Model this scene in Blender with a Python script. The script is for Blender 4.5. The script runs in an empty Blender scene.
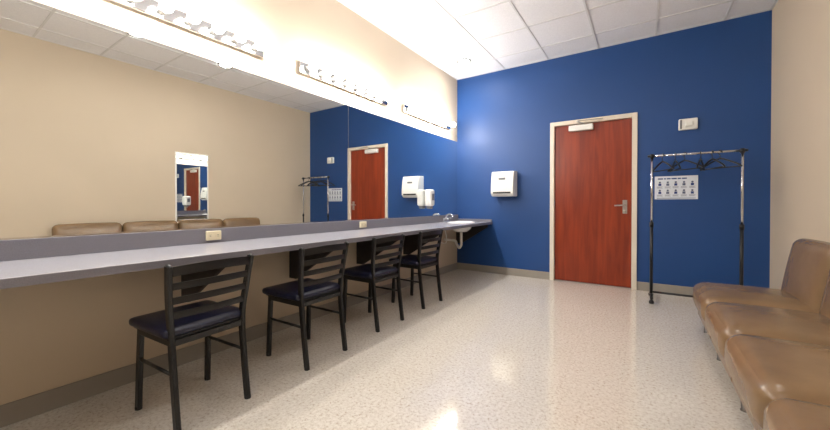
import bpy, bmesh, math, random
from mathutils import Vector, Matrix
random.seed(3)
D=bpy.data; S=bpy.context.scene
def lin(c):
    return tuple(((x/255)/12.92 if x/255<=0.04045 else (((x/255)+0.055)/1.055)**2.4) for x in c)+(1,)
# ---------------------------------------------------------------- materials
def mat(name,col,rough=0.5,metal=0.0,spec=0.5,noise=None,bump=None,emit=None,coat=0):
    m=D.materials.new(name); m.use_nodes=True; nt=m.node_tree; N=nt.nodes; L=nt.links
    b=N['Principled BSDF']; c=lin(col)
    b.inputs['Base Color'].default_value=c
    b.inputs['Roughness'].default_value=rough; b.inputs['Metallic'].default_value=metal
    b.inputs['Specular IOR Level'].default_value=spec
    b.inputs['Coat Weight'].default_value=coat
    tc=N.new('ShaderNodeTexCoord')
    if noise:
        sc,amt=noise
        n=N.new('ShaderNodeTexNoise'); n.inputs['Scale'].default_value=sc; n.inputs['Detail'].default_value=5
        r=N.new('ShaderNodeValToRGB')
        r.color_ramp.elements[0].position=0.3; r.color_ramp.elements[1].position=0.7
        r.color_ramp.elements[0].color=tuple(x*(1-amt) for x in c[:3])+(1,)
        r.color_ramp.elements[1].color=tuple(min(1,x*(1+amt)) for x in c[:3])+(1,)
        L.new(tc.outputs['Object'],n.inputs['Vector']); L.new(n.outputs['Fac'],r.inputs['Fac']); L.new(r.outputs['Color'],b.inputs['Base Color'])
    if bump:
        sc,st,dist=bump
        n2=N.new('ShaderNodeTexNoise'); n2.inputs['Scale'].default_value=sc; n2.inputs['Detail'].default_value=4
        bp=N.new('ShaderNodeBump'); bp.inputs['Strength'].default_value=st; bp.inputs['Distance'].default_value=dist
        L.new(tc.outputs['Object'],n2.inputs['Vector']); L.new(n2.outputs['Fac'],bp.inputs['Height']); L.new(bp.outputs['Normal'],b.inputs['Normal'])
    if emit:
        b.inputs['Emission Color'].default_value=lin(emit[0]); b.inputs['Emission Strength'].default_value=emit[1]
    return m
M={}
M['cream']=mat('paint_beige',(198,183,162),0.6,bump=(180,0.15,0.002),noise=(1.2,0.03))
M['blue']=mat('paint_blue',(18,66,127),0.5,bump=(180,0.2,0.002),noise=(1.5,0.05))
M['base']=mat('vinyl_baseboard',(146,140,132),0.4,noise=(8,0.04))
M['frame']=mat('door_frame_paint',(222,212,196),0.4,noise=(5,0.02))
M['black']=mat('black_powder_coat',(15,15,17),0.35,noise=(60,0.2))
M['vinylblk']=mat('navy_vinyl',(22,25,50),0.32,bump=(250,0.2,0.001),noise=(20,0.15))
M['chrome']=mat('chrome',(215,215,218),0.12,1.0,noise=(30,0.03))
M['steel']=mat('brushed_steel',(180,180,180),0.3,1.0,noise=(80,0.08))
M['leg']=mat('grey_metal_leg',(105,103,102),0.35,0.8,noise=(80,0.08))
M['counter']=mat('counter_laminate',(162,161,168),0.2,noise=(260,0.10))
M['splash']=mat('backsplash_laminate',(122,120,129),0.3,noise=(260,0.14))
M['gusset']=mat('bracket_dark',(36,31,32),0.5,noise=(10,0.1))
M['sofa']=mat('tan_vinyl',(124,99,72),0.25,noise=(5,0.12),bump=(14,0.3,0.008))
M['sofadk']=mat('dark_seam',(60,46,34),0.6,noise=(9,0.1))
M['white']=mat('white_plastic',(232,232,228),0.35,noise=(12,0.02))
M['trim']=mat('downlight_trim',(120,120,120),0.4,noise=(12,0.02))
M['grey']=mat('grey_plastic',(120,122,126),0.35,noise=(12,0.04))
M['ivory']=mat('ivory_plastic',(226,214,184),0.4,noise=(12,0.02))
M['dark']=mat('dark_plastic',(30,30,32),0.4,noise=(12,0.04))
M['paper']=mat('paper',(222,228,238),0.7,noise=(40,0.02))
M['ink']=mat('ink_blue',(30,60,130),0.7,noise=(40,0.05))
M['inkd']=mat('ink_grey',(90,100,130),0.7,noise=(40,0.05))
M['tbar']=mat('ceiling_grid_paint',(214,214,216),0.5,noise=(12,0.02))
M['mirror']=mat('mirror_glass',(242,244,242),0.0,1.0,noise=(0.5,0.005))
M['porc']=mat('porcelain',(238,238,236),0.12,noise=(6,0.01))
M['bulb']=mat('lit_bulb',(255,250,240),0.3,emit=((255,251,245),88))
M['lens']=mat('lit_downlight_lens',(255,250,240),0.3,emit=((255,252,246),100))
M['ctile']=mat('acoustic_tile',(232,232,236),0.85,noise=(90,0.05),bump=(220,0.5,0.003))
# cherry door
m=mat('cherry_wood',(146,46,16),0.3); nt=m.node_tree;N=nt.nodes;L=nt.links;b=N['Principled BSDF']
tc=N.new('ShaderNodeTexCoord');mp=N.new('ShaderNodeMapping');mp.inputs['Scale'].default_value=(9,9,0.7)
n=N.new('ShaderNodeTexNoise');n.inputs['Scale'].default_value=2.2;n.inputs['Detail'].default_value=8;n.inputs['Distortion'].default_value=0.6
r=N.new('ShaderNodeValToRGB');r.color_ramp.elements[0].position=.3;r.color_ramp.elements[1].position=.72
r.color_ramp.elements[0].color=lin((114,34,12));r.color_ramp.elements[1].color=lin((146,54,22))
L.new(tc.outputs['Object'],mp.inputs['Vector']);L.new(mp.outputs['Vector'],n.inputs['Vector']);L.new(n.outputs['Fac'],r.inputs['Fac']);L.new(r.outputs['Color'],b.inputs['Base Color'])
M['wood']=m
# floor
m=mat('vct_floor',(205,192,172),0.09,spec=.9); nt=m.node_tree;N=nt.nodes;L=nt.links;b=N['Principled BSDF']
tc=N.new('ShaderNodeTexCoord')
n=N.new('ShaderNodeTexNoise');n.inputs['Scale'].default_value=62;n.inputs['Detail'].default_value=7;n.inputs['Roughness'].default_value=.75
r=N.new('ShaderNodeValToRGB');e=r.color_ramp.elements
e[0].position=.36;e[0].color=lin((176,163,148));e[1].position=.6;e[1].color=lin((218,212,203))
q=e.new(.46);q.color=lin((205,197,186))
br=N.new('ShaderNodeTexBrick');br.offset=0;br.squash=1
br.inputs['Scale'].default_value=1;br.inputs['Brick Width'].default_value=.305;br.inputs['Row Height'].default_value=.305
br.inputs['Mortar Size'].default_value=.0012;br.inputs['Mortar Smooth'].default_value=.3
br.inputs['Color1'].default_value=(1,1,1,1);br.inputs['Color2'].default_value=(.98,.98,.97,1);br.inputs['Mortar'].default_value=(.88,.87,.85,1)
mx=N.new('ShaderNodeMix');mx.data_type='RGBA';mx.blend_type='MULTIPLY';mx.inputs['Factor'].default_value=1
L.new(tc.outputs['Object'],n.inputs['Vector']);L.new(tc.outputs['Object'],br.inputs['Vector'])
L.new(n.outputs['Fac'],r.inputs['Fac']);L.new(r.outputs['Color'],mx.inputs['A']);L.new(br.outputs['Color'],mx.inputs['B']);L.new(mx.outputs['Result'],b.inputs['Base Color'])
M['floor']=m
# ---------------------------------------------------------------- builder
class B:
    def __init__(s,name,mats):
        s.name=name;s.mats=mats;s.bm=bmesh.new()
    def mi(s,k): 
        if k not in s.mats: s.mats.append(k)
        return s.mats.index(k)
    def merge(s,t,k,smooth,mtx=None):
        if mtx: bmesh.ops.transform(t,matrix=mtx,verts=t.verts)
        bmesh.ops.recalc_face_normals(t,faces=t.faces)
        i=s.mi(k)
        for f in t.faces: f.material_index=i;f.smooth=smooth
        me=D.meshes.new('tmp');t.to_mesh(me);t.free();s.bm.from_mesh(me);D.meshes.remove(me)
    def box(s,lo,hi,k,bev=0,seg=2,mtx=None):
        t=bmesh.new();bmesh.ops.create_cube(t,size=1)
        for v in t.verts:
            v.co=Vector([lo[i]+(v.co[i]+.5)*(hi[i]-lo[i]) for i in range(3)])
        if bev: bmesh.ops.bevel(t,geom=t.edges[:],offset=bev,segments=seg,profile=.5,affect='EDGES')
        s.merge(t,k,False,mtx)
    def rbox(s,lo,hi,k,r,bulge=(0,0,0),n=14,mtx=None):
        t=bmesh.new();bmesh.ops.create_cube(t,size=2)
        bmesh.ops.subdivide_edges(t,edges=t.edges[:],cuts=n-1,use_grid_fill=True)
        c=[(lo[i]+hi[i])/2 for i in range(3)];h=[(hi[i]-lo[i])/2 for i in range(3)]
        for v in t.verts:
            u=[math.sin(max(-1,min(1,x))*math.pi/2) for x in v.co]
            p=Vector([u[i]*h[i] for i in range(3)])
            q=Vector([max(-(h[i]-r),min(h[i]-r,p[i])) for i in range(3)])
            d=p-q
            if d.length>1e-9: p=q+d.normalized()*r
            for i in range(3):
                j,l=(i+1)%3,(i+2)%3
                w=(1-u[j]**2)*(1-u[l]**2)
                p[i]+=bulge[i]*w*u[i]
            v.co=p+Vector(c)
        s.merge(t,k,True,mtx)
    def sweep(s,pts,prof,k,up=(0,0,1),smooth=False,mtx=None,cap=True):
        pts=[Vector(p) for p in pts];up=Vector(up);t=bmesh.new();rings=[]
        for i,p in enumerate(pts):
            a=pts[max(0,i-1)];c=pts[min(len(pts)-1,i+1)];tg=(c-a).normalized()
            sd=tg.cross(up)
            if sd.length<1e-4: sd=tg.cross(Vector((0,1,0.01)))
            sd.normalize();nn=sd.cross(tg).normalized()
            rings.append([t.verts.new(p+sd*u+nn*v) for u,v in prof])
        n=len(prof)
        for a,c in zip(rings,rings[1:]):
            for j in range(n): t.faces.new((a[j],a[(j+1)%n],c[(j+1)%n],c[j]))
        if cap: t.faces.new(rings[0][::-1]);t.faces.new(rings[-1])
        s.merge(t,k,smooth,mtx)
    def tube(s,pts,r,k,seg=12,up=(0.013,0.02,1),mtx=None):
        s.sweep(pts,[(r*math.cos(2*math.pi*j/seg),r*math.sin(2*math.pi*j/seg)) for j in range(seg)],k,up,True,mtx)
    def lathe(s,prof,k,seg=28,mtx=None,smooth=True):
        t=bmesh.new();rings=[]
        for r,z in prof:
            if r<1e-6: rings.append([t.verts.new((0,0,z))])
            else: rings.append([t.verts.new((r*math.cos(2*math.pi*j/seg),r*math.sin(2*math.pi*j/seg),z)) for j in range(seg)])
        for a,c in zip(rings,rings[1:]):
            for j in range(seg):
                j2=(j+1)%seg
                if len(a)==1 and len(c)==1: continue
                if len(a)==1: t.faces.new((a[0],c[j],c[j2]))
                elif len(c)==1: t.faces.new((a[j],a[j2],c[0]))
                else: t.faces.new((a[j],a[j2],c[j2],c[j]))
        s.merge(t,k,smooth,mtx)
    def prism(s,poly,axis,a,b,k,bev=0):
        t=bmesh.new()
        def P(u,v,w): return {'x':(w,u,v),'y':(u,w,v),'z':(u,v,w)}[axis]
        lo=[t.verts.new(P(u,v,a)) for u,v in poly];hi=[t.verts.new(P(u,v,b)) for u,v in poly]
        t.faces.new(lo);t.faces.new(hi[::-1])
        for i in range(len(poly)):
            j=(i+1)%len(poly);t.faces.new((lo[i],lo[j],hi[j],hi[i]))
        bmesh.ops.recalc_face_normals(t,faces=t.faces)
        if bev: bmesh.ops.bevel(t,geom=t.edges[:],offset=bev,segments=2,profile=.5,affect='EDGES')
        s.merge(t,k,False)
    def done(s,loc=(0,0,0),rot=0,parent=None):
        me=D.meshes.new(s.name)
        # keep origin at loc; geometry given local
        s.bm.to_mesh(me);s.bm.free()
        for k in s.mats: me.materials.append(M[k])
        o=D.objects.new(s.name,me);S.collection.objects.link(o);o.location=loc;o.rotation_euler[2]=rot
        if parent:o.parent=parent
        return o
def simple(name,lo,hi,k,bev=0):
    b=B(name,[k]);c=[(lo[i]+hi[i])/2 for i in range(3)]
    b.box([lo[i]-c[i] for i in range(3)],[hi[i]-c[i] for i in range(3)],k,bev)
    return b.done(c)
def smooth_pts(pts,n=8):
    P=[Vector(p) for p in pts];out=[]
    Q=[P[0]]+P+[P[-1]]
    for i in range(1,len(Q)-2):
        a,b_,c,d=Q[i-1],Q[i],Q[i+1],Q[i+2]
        for j in range(n):
            t=j/n
            out.append(.5*((2*b_)+(c-a)*t+(2*a-5*b_+4*c-d)*t*t+(3*b_-a-3*c+d)*t**3))
    out.append(P[-1]);return out
# ---------------------------------------------------------------- room
XL,XR,YB,YF,ZC=-2.51,1.085,4.985,-2.6,3.05
simple('floor',(XL-.1,YF-.1,-.1),(XR+.1,YB+.1,0),'floor')
simple('ceiling',(XL-.1,YF-.1,ZC),(XR+.1,YB+.1,ZC+.1),'ctile')
simple('wall_left',(XL-.1,YF,0),(XL,YB,ZC),'cream')
simple('wall_right',(XR,YF,0),(XR+.1,YB,ZC),'cream')
simple('wall_front',(XL-.1,YF-.1,0),(XR+.1,YF,ZC),'cream')
DL,DR,DT=-1.08,-.07,2.165
b=B('wall_back',['blue'])
b.box((XL-.1,YB,0),(DL+.03,YB+.1,ZC),'blue');b.box((DR-.03,YB,0),(XR+.1,YB+.1,ZC),'blue')
b.box((DL+.03,YB,DT-.03),(DR-.03,YB+.1,ZC),'blue');b.done()
simple('baseboard_left',(XL,YF,0),(XL+.008,YB,.105),'base',.002)
simple('baseboard_right',(XR-.008,YF,0),(XR,YB,.105),'base',.002)
simple('baseboard_back',(XL+.008,YB-.008,0),(DL,YB,.105),'base',.002)
simple('baseboard_back.001',(DR,YB-.008,0),(XR-.008,YB,.105),'base',.002)
b=B('ceiling_grid',['tbar'])
x=-2.33
while x<XR:
    b.box((x-.010,YF,ZC-.006),(x+.010,YB,ZC),'tbar');x+=.61
y=4.55
while y>YF:
    b.box((XL,y-.010,ZC-.0055),(XR,y+.010,ZC),'tbar');y-=.61
b.box((XL,YF,ZC-.006),(XL+.02,YB,ZC),'tbar');b.box((XR-.02,YF,ZC-.006),(XR,YB,ZC),'tbar');b.box((XL,YB-.02,ZC-.006),(XR,YB,ZC),'tbar')
b.done()
# ---------------------------------------------------------------- door
root=D.objects.new('door_1',None);S.collection.objects.link(root);root.location=((DL+DR)/2,YB,0)
w=(DR-DL)/2
b=B('door_frame',['frame'])
for sx in(-1,1):
    b.box((sx*w-(.0 if sx<0 else .055),-.022,0),(sx*w+(.055 if sx<0 else 0),.1,DT),'frame',.004)
b.box((-w+.055,-.022,DT-.055),(w-.055,.1,DT),'frame',.004)
b.done(parent=root)
b=B('door_leaf',['wood'])
b.box((-w+.058,.02,.012),(w-.058,.062,DT-.058),'wood',.002);b.done(parent=root)
b=B('door_hardware',['steel'])
hx=w-.058-.07
b.box((hx-.025,.008,.93),(hx+.025,.02,1.10),'steel',.004)
b.tube([(hx,.02,1.035),(hx,-.035,1.035)],.012,'steel')
b.tube(smooth_pts([(hx,-.035,1.035),(hx-.02,-.045,1.035),(hx-.11,-.042,1.03)]),.009,'steel')
b.lathe([(0,0),(.016,0),(.016,.012),(0,.012)],'steel',mtx=Matrix.Translation((hx,.012,.965))@Matrix.Rotation(math.pi/2,4,'X'))
for z in(.25,1.05,1.85): b.tube([(-w+.056,-.002,z-.055),(-w+.056,-.002,z+.055)],.008,'steel')
b.done(parent=root)
b=B('door_closer',['white'])
b.box((-w+.24,-.05,DT-.15),(-w+.53,.02,DT-.075),'white',.008)
b.sweep([(-w+.42,-.03,DT-.07),(-w+.36,-.14,DT-.05)],[(-.012,-.004),(.012,-.004),(.012,.004),(-.012,.004)],'steel')
b.sweep([(-w+.36,-.14,DT-.045),(-w+.64,-.03,DT-.025)],[(-.010,-.004),(.010,-.004),(.010,.004),(-.010,.004)],'steel')
b.done(parent=root)
# ---------------------------------------------------------------- mirrors on left wall
MT,MB=2.05,.885
b=B('vanity_mirror',['mirror','chrome'])
for a,c in((-1.2,2.528),(2.532,4.975)):
    b.box((XL,a,MB),(XL+.006,c,MT),'mirror')
b.box((XL,-1.2,MB-.006),(XL+.010,4.975,MB+.004),'chrome')
b.done()
# ---------------------------------------------------------------- counter
CT=.782;CX=-1.918
cb=B('vanity_counter',['counter','splash'])
cb.box((XL+.001,-1.3,CT-.036),(CX,YB-.001,CT),'counter',.004)
co=cb.done()
cut=B('cut',['counter']);cut.lathe([(0,-.2),(1,-.2),(1,.2),(0,.2)],'counter',40);cu=cut.done((-2.2,4.5,CT));cu.scale=(.165,.215,1)
bpy.context.view_layer.update()
md=co.modifiers.new('b','BOOLEAN');md.object=cu;md.operation='DIFFERENCE';md.solver='EXACT'
dg=bpy.context.evaluated_depsgraph_get();me=D.meshes.new_from_object(co.evaluated_get(dg))
co.modifiers.clear();co.data=me;D.objects.remove(cu)
sp=B('backsplash',['splash']);sp.box((XL+.001,-1.3,CT),(XL+.022,YB-.001,CT+.098),'splash',.003)
sp.box((XL+.022,YB-.02,CT),(CX,YB-.001,CT+.035),'splash',.003)
sp.box((CX,-1.3,CT-.038),(CX+.003,YB-.001,CT-.002),'splash',.001)
s_=sp.done(parent=co)
for i,y in enumerate((-.6,1.02,1.84,2.66,3.5,4.955)):
    g=B('support_bracket',['gusset']);g.prism([(XL+.002,CT-.036),(CX-.06,CT-.036),(CX-.06,CT-.085),(XL+.09,CT-.36),(XL+.002,CT-.36)],'y',y-.01,y+.01,'gusset');g.done(parent=co)
# sink
root=D.objects.new('sink',None);S.collection.objects.link(root);root.location=(-2.2,4.5,CT)
b=B('basin',['porc'])
sc=Matrix.Diagonal((.165,.215,1,1))
b.lathe([(1.12,0.0005),(1.12,.006),(1.06,.013),(.98,.008),(.93,-.03),(.8,-.09),(.5,-.13),(.12,-.14),(0,-.14)],'porc',40,mtx=sc)
b.done(parent=root)
b=B('faucet',['chrome'])
b.box((-.285,-.09,.001),(-.225,.09,.016),'chrome',.006)
b.tube(smooth_pts([(-.25,0,.01),(-.25,0,.08),(-.22,0,.115),(-.16,0,.11),(-.13,0,.085)]),.011,'chrome')
for yy in(-.06,.06):
    b.lathe([(0,.06),(.018,.058),(.02,.04),(.012,.03),(.012,.012)],'chrome',mtx=Matrix.Translation((-.255,yy,0)))
    b.tube([(-.255,yy,.055),(-.20,yy*1.3,.062)],.006,'chrome')
b.done(parent=root)
b=B('drain_pipe',['white'])
b.tube(smooth_pts([(0,0,-.14),(0,0,-.26),(0,0,-.32),(-.04,.02,-.37),(-.09,.04,-.33),(-.12,.05,-.28),(-.2,.05,-.27),(-.305,.05,-.27)]),.019,'white')
b.tube(smooth_pts([(-.29,-.1,-.30),(-.2,-.1,-.30),(-.19,-.1,-.2),(-.24,-.08,-.05),(-.24,-.07,0)]),.008,'white')
b.done(parent=root)
# outlets on backsplash
for y in(1.2,2.72):
    b=B('outlet_box',['ivory'])
    b.box((0,-.05,-.032),(.018,.05,.032),'ivory',.005)
    for dy in(-.025,.025):
        b.box((.018,dy-.016,-.014),(.021,dy+.016,.014),'ivory',.002)
        for dz in(-.005,.005): b.box((.0212,dy-.007,dz-.001),(.0216,dy+.004,dz+.001),'dark')
    b.done((XL+.0225,y,CT+.05),parent=co)
# ---------------------------------------------------------------- vanity lights
for y0 in(-1.2,.36,1.92,3.47):
    root=D.objects.new('vanity_light_bar',None);S.collection.objects.link(root);root.location=(XL,y0+.61,2.24)
    b=B('light_backplate',['chrome','steel'])
    b.box((0,-.61,-.05),(.035,.61,.05),'chrome',.006)
    for i in range(8):
        y=-.61+.076+i*(1.22-.152)/7
        b.lathe([(.026,0),(.026,.016),(.02,.036),(0,.036)],'steel',mtx=Matrix.Translation((.035,y,0))@Matrix.Rotation(math.pi/2,4,'Y'))
    b.done(parent=root)
    b=B('light_bulbs',['bulb'])
    for i in range(8):
        y=-.61+.076+i*(1.22-.152)/7
        b.lathe([(.013,0),(.017,.01),(.031,.026),(.038,.047),(.031,.069),(.016,.081),(0,.085)],'bulb',14,mtx=Matrix.Translation((.07,y,0))@Matrix.Rotation(math.pi/2,4,'Y'))
    b.done(parent=root)
for x,y in((-.06,1.55),(.0,2.6),(-2.1,4.38),(-.06,-.4),(-1.4,-.9),(-.06,-1.7)):  # last two are unseen extras, added behind the camera as fill light
    b=B('downlight',['trim','lens'])
    b.lathe([(.072,-.002),(.078,-.014),(.098,-.010),(.105,0)],'trim')
    b.lathe([(0,-.003),(.072,-.003)],'lens')
    b.done((x,y,ZC-.006))
# ---------------------------------------------------------------- chairs
def chair(loc,rot,first=[None]):
    if first[0] is None:
        b=B('ladder_back_chair',['black','vinylblk'])
        pr=[(-.011,-.014),(-.006,-.018),(.006,-.018),(.011,-.014),(.011,.014),(.006,.018),(-.006,.018),(-.011,.014)]
        for s in(-1,1):
            pts=smooth_pts([(.215,s*.172,0),(.185,s*.172,.22),(.165,s*.174,.44),(.178,s*.188,.60),(.205,s*.201,.77)],6)
            b.sweep(pts,pr,'black',up=(1,0,.001))
            b.tube([pts[-1],pts[-1]+Vector((.002,0,.004))],.012,'black')
            pf=smooth_pts([(-.175,s*.172,0),(-.165,s*.170,.22),(-.155,s*.166,.435)],6)
            b.sweep(pf,pr,'black',up=(1,0,.001))
            b.box((-.16,s*.168-.011,.39),(.165,s*.168+.011,.42),'black',.003)
            b.lathe([(0,0),(.016,0),(.016,.015),(0,.015)],'dark',12,mtx=Matrix.Translation((.215,s*.172,0)))
            b.lathe([(0,0),(.016,0),(.016,.015),(0,.015)],'dark',12,mtx=Matrix.Translation((-.175,s*.172,0)))
            b.tube([(-.165,s*.170,.26),(.182,s*.172,.26)],.008,'black')
        b.box((-.17,-.165,.39),(-.148,.165,.42),'black',.003);b.box((.155,-.165,.39),(.177,.165,.42),'black',.003)
        b.box((-.18,-.188,.42),(.165,.188,.432),'black',.003)
        b.rbox((-.215,-.203,.426),(.165,.203,.472),'vinylblk',.021,(0.008,0.004,.008),12)
        # slats bowed backwards
        for j,z in enumerate((.535,.604,.672,.742)):
            xx=.172+(z-.5)**1.3*.20; hh=.016 if j<3 else .022; yw=.181+(z-.535)*.08
            pts=[(xx+.035*(1-(t/8)**2), yw*t/8, z+(.012*(1-(t/8)**2) if j==3 else .006*(1-(t/8)**2))) for t in range(-8,9)]
            b.sweep(pts,[(-.004,-hh),(.004,-hh),(.005,0),(.004,hh),(-.004,hh)],'black')
        o=b.done(loc,rot);first[0]=o
    else:
        o=D.objects.new('ladder_back_chair',first[0].data);S.collection.objects.link(o);o.location=loc;o.rotation_euler[2]=rot
    return o
for x,y,r in((-1.985,.85,0.06),(-1.99,1.585,.03),(-2.03,2.34,.0),(-2.045,3.075,-.02)): chair((x,y,0),r)
# ---------------------------------------------------------------- sofa
root=D.objects.new('sofa',None);S.collection.objects.link(root);root.location=(0,0,0)
ys=[3.72,3.05,2.37,1.69,1.01]
b=B('sofa_seats',['sofa','sofadk'])
for a,c in zip(ys,ys[1:]):
    b.rbox((.345,c+.003,.20),(.99,a-.003,.405),'sofa',.07,(.012,.0,.028),16)
    b.box((.38,c+.004,.12),(.97,a-.004,.23),'sofa',.012)
b.done(parent=root)
b=B('sofa_backrests',['sofa'])
for a,c in zip(ys,ys[1:]):
    t=Matrix.Translation((.925,0,.36))@Matrix.Rotation(math.radians(9),4,'Y')
    b.rbox((-.07,c+.003,-.10),(.06,a-.003,.44),'sofa',.06,(.02,0,.008),16,mtx=t)
b.done(parent=root)
b=B('sofa_legs',['leg'])
for y in(3.64,3.05,2.37,1.69,1.09):
    for x in(.43,.94): b.lathe([(0,0),(.018,0),(.018,.006),(.014,.01),(.02,.125),(0,.125)],'leg',14,mtx=Matrix.Translation((x,y,0)))
b.done(parent=root)
# ---------------------------------------------------------------- towel dispenser
b=B('paper_towel_dispenser',['white','dark','grey'])
b.prism([(0,1.16),(-.16,1.16),(-.20,1.20),(-.20,1.30),(-.185,1.42),(-.16,1.52),(0,1.53)],'x',-.165,.165,'white',.010)
b.box((-.13,-.203,1.20),(.13,-.19,1.225),'dark',.003)
b.box((-.05,-.196,1.40),(.05,-.186,1.43),'grey',.003)
b.done((-1.70,YB-.001,0))
b=B('soap_dispenser',['white','grey'])
b.rbox((0,-.06,1.02),(.11,.06,1.25),'white',.03);b.rbox((.02,-.035,.985),(.09,.035,1.04),'grey',.015);b.box((.108,-.03,1.10),(.114,.03,1.19),'grey',.002)
b.done((XL+.0112,4.02,0))
b=B('emergency_strobe',['white','grey'])
b.box((-.085,-.05,-.062),(.085,0,.062),'white',.01);b.rbox((-.03,-.072,-.03),(.045,-.045,.03),'white',.014);b.box((-.075,-.053,-.05),(-.055,-.049,.05),'grey',.001)
b.done((.41,YB,1.955))
# sign
b=B('safety_sign',['paper','ink','inkd'])
b.box((-.20,-.004,-.135),(.20,0,.135),'paper',.001)
x=-.17
for wd in(.05,.02,.035,.05,.03,.045):
    b.box((x,-.0048,.098),(x+wd,-.004,.112),'ink');x+=wd+.008
for row in(0,1):
    for i in range(5):
        cx=-.15+i*.075;cz=.045-row*.095
        b.lathe([(0,0),(.011,0),(.011,.0008),(0,.0008)],'inkd',12,mtx=Matrix.Translation((cx,-.004,cz+.018))@Matrix.Rotation(math.pi/2,4,'X'))
        b.box((cx-.014,-.0048,cz-.022),(cx+.014,-.004,cz+.004),'inkd' if i%2 else 'ink')
        for l in range(3): b.box((cx-.028,-.0048,cz-.034-l*.008),(cx+.028-.01*(l%2),-.004,cz-.031-l*.008),'inkd')
b.box((-.18,-.0048,-.125),(.18,-.004,-.119),'ink')
b.done((.305,YB,1.24))
# mirror on right wall
b=B('dressing_mirror',['mirror','white','black'])
b.box((-.012,-.245,-.56),(0,.245,.56),'white',.004);b.box((-.014,-.225,-.54),(-.012,.225,.54),'mirror')
b.done((XR,2.62,1.31))
# ---------------------------------------------------------------- garment rack
root=D.objects.new('garment_rack',None);S.collection.objects.link(root);root.location=(.435,4.58,0)
b=B('rack_frame',['chrome','black'])
hw=.365
for s in(-1,1):
    b.tube([(s*hw,0,.07),(s*hw,0,.82)],.015,'black');b.tube([(s*hw,0,.82),(s*hw,0,1.57)],.0115,'chrome')
    b.lathe([(.012,0),(.019,0),(.019,.05),(.012,.05)],'black',mtx=Matrix.Translation((s*hw,0,.80)))
    b.lathe([(0,0),(.02,0),(.02,.045),(0,.045)],'black',mtx=Matrix.Translation((s*hw,0,1.55)))
    b.tube([(s*hw,-.2,.055),(s*hw,.2,.055)],.014,'black')
    for yy in(-.19,.19): b.lathe([(0,0),(.022,0),(.024,.02),(.012,.04),(0,.045)],'black',mtx=Matrix.Translation((s*hw,yy,0)))
    b.tube([(s*(hw+.04),0,1.575),(s*hw,0,1.575)],.013,'black')
b.tube([(-hw-.02,0,1.575),(hw+.02,0,1.575)],.0115,'chrome')
b.tube([(-hw,0,.085),(hw,0,.085)],.012,'black')
b.done(parent=root)
for hx,rz in((-.27,.45),(-.16,.15),(-.08,.75),(.05,-.25),(.14,.35),(.20,.75)):
    b=B('coat_hanger',['black'])
    # local: hook opening in XZ plane, arms along X; hanger is turned so arms run mostly along world Y
    hook=[(0.020*math.cos(t),0,-.003+.020*math.sin(t)) for t in [math.radians(a) for a in range(200,-75,-15)]]
    b.tube(smooth_pts(hook+[(0,0,-.04),(0,0,-.07)],2),.004,'black',8)
    for s in(-1,1):
        b.tube(smooth_pts([(0,0,-.066),(s*.05,0,-.082),(s*.16,0,-.135),(s*.20,0,-.165)]),.0085,'black',8)
    b.tube([(-.19,0,-.162),(.19,0,-.162)],.0055,'black',8)
    b.done((hx,0,1.575),math.pi/2+rz,parent=root)
# ---------------------------------------------------------------- world + camera
wd=D.worlds.new('World');S.world=wd;wd.use_nodes=True;wd.node_tree.nodes['Background'].inputs[0].default_value=(.5,.5,.5,1);wd.node_tree.nodes['Background'].inputs[1].default_value=.2
S.view_settings.view_transform='Standard'
S.view_settings.exposure=0.42
cd=D.cameras.new('camera');cam=D.objects.new('camera',cd);S.collection.objects.link(cam);S.camera=cam
F=343;cd.sensor_width=36;cd.lens=F/830*36;cd.clip_start=.02
pd=0.5
cd.shift_y=-(11-F*math.tan(math.radians(pd)))/830
yaw=math.atan(229/343);pitch=math.radians(pd);roll=math.radians(0.0)
fw=Vector((-math.sin(yaw)*math.cos(pitch),math.cos(yaw)*math.cos(pitch),-math.sin(pitch)))
cam.matrix_world=Matrix.Translation((0,0,1.05))@fw.to_track_quat('-Z','Y').to_matrix().to_4x4()@Matrix.Rotation(roll,4,'Z')
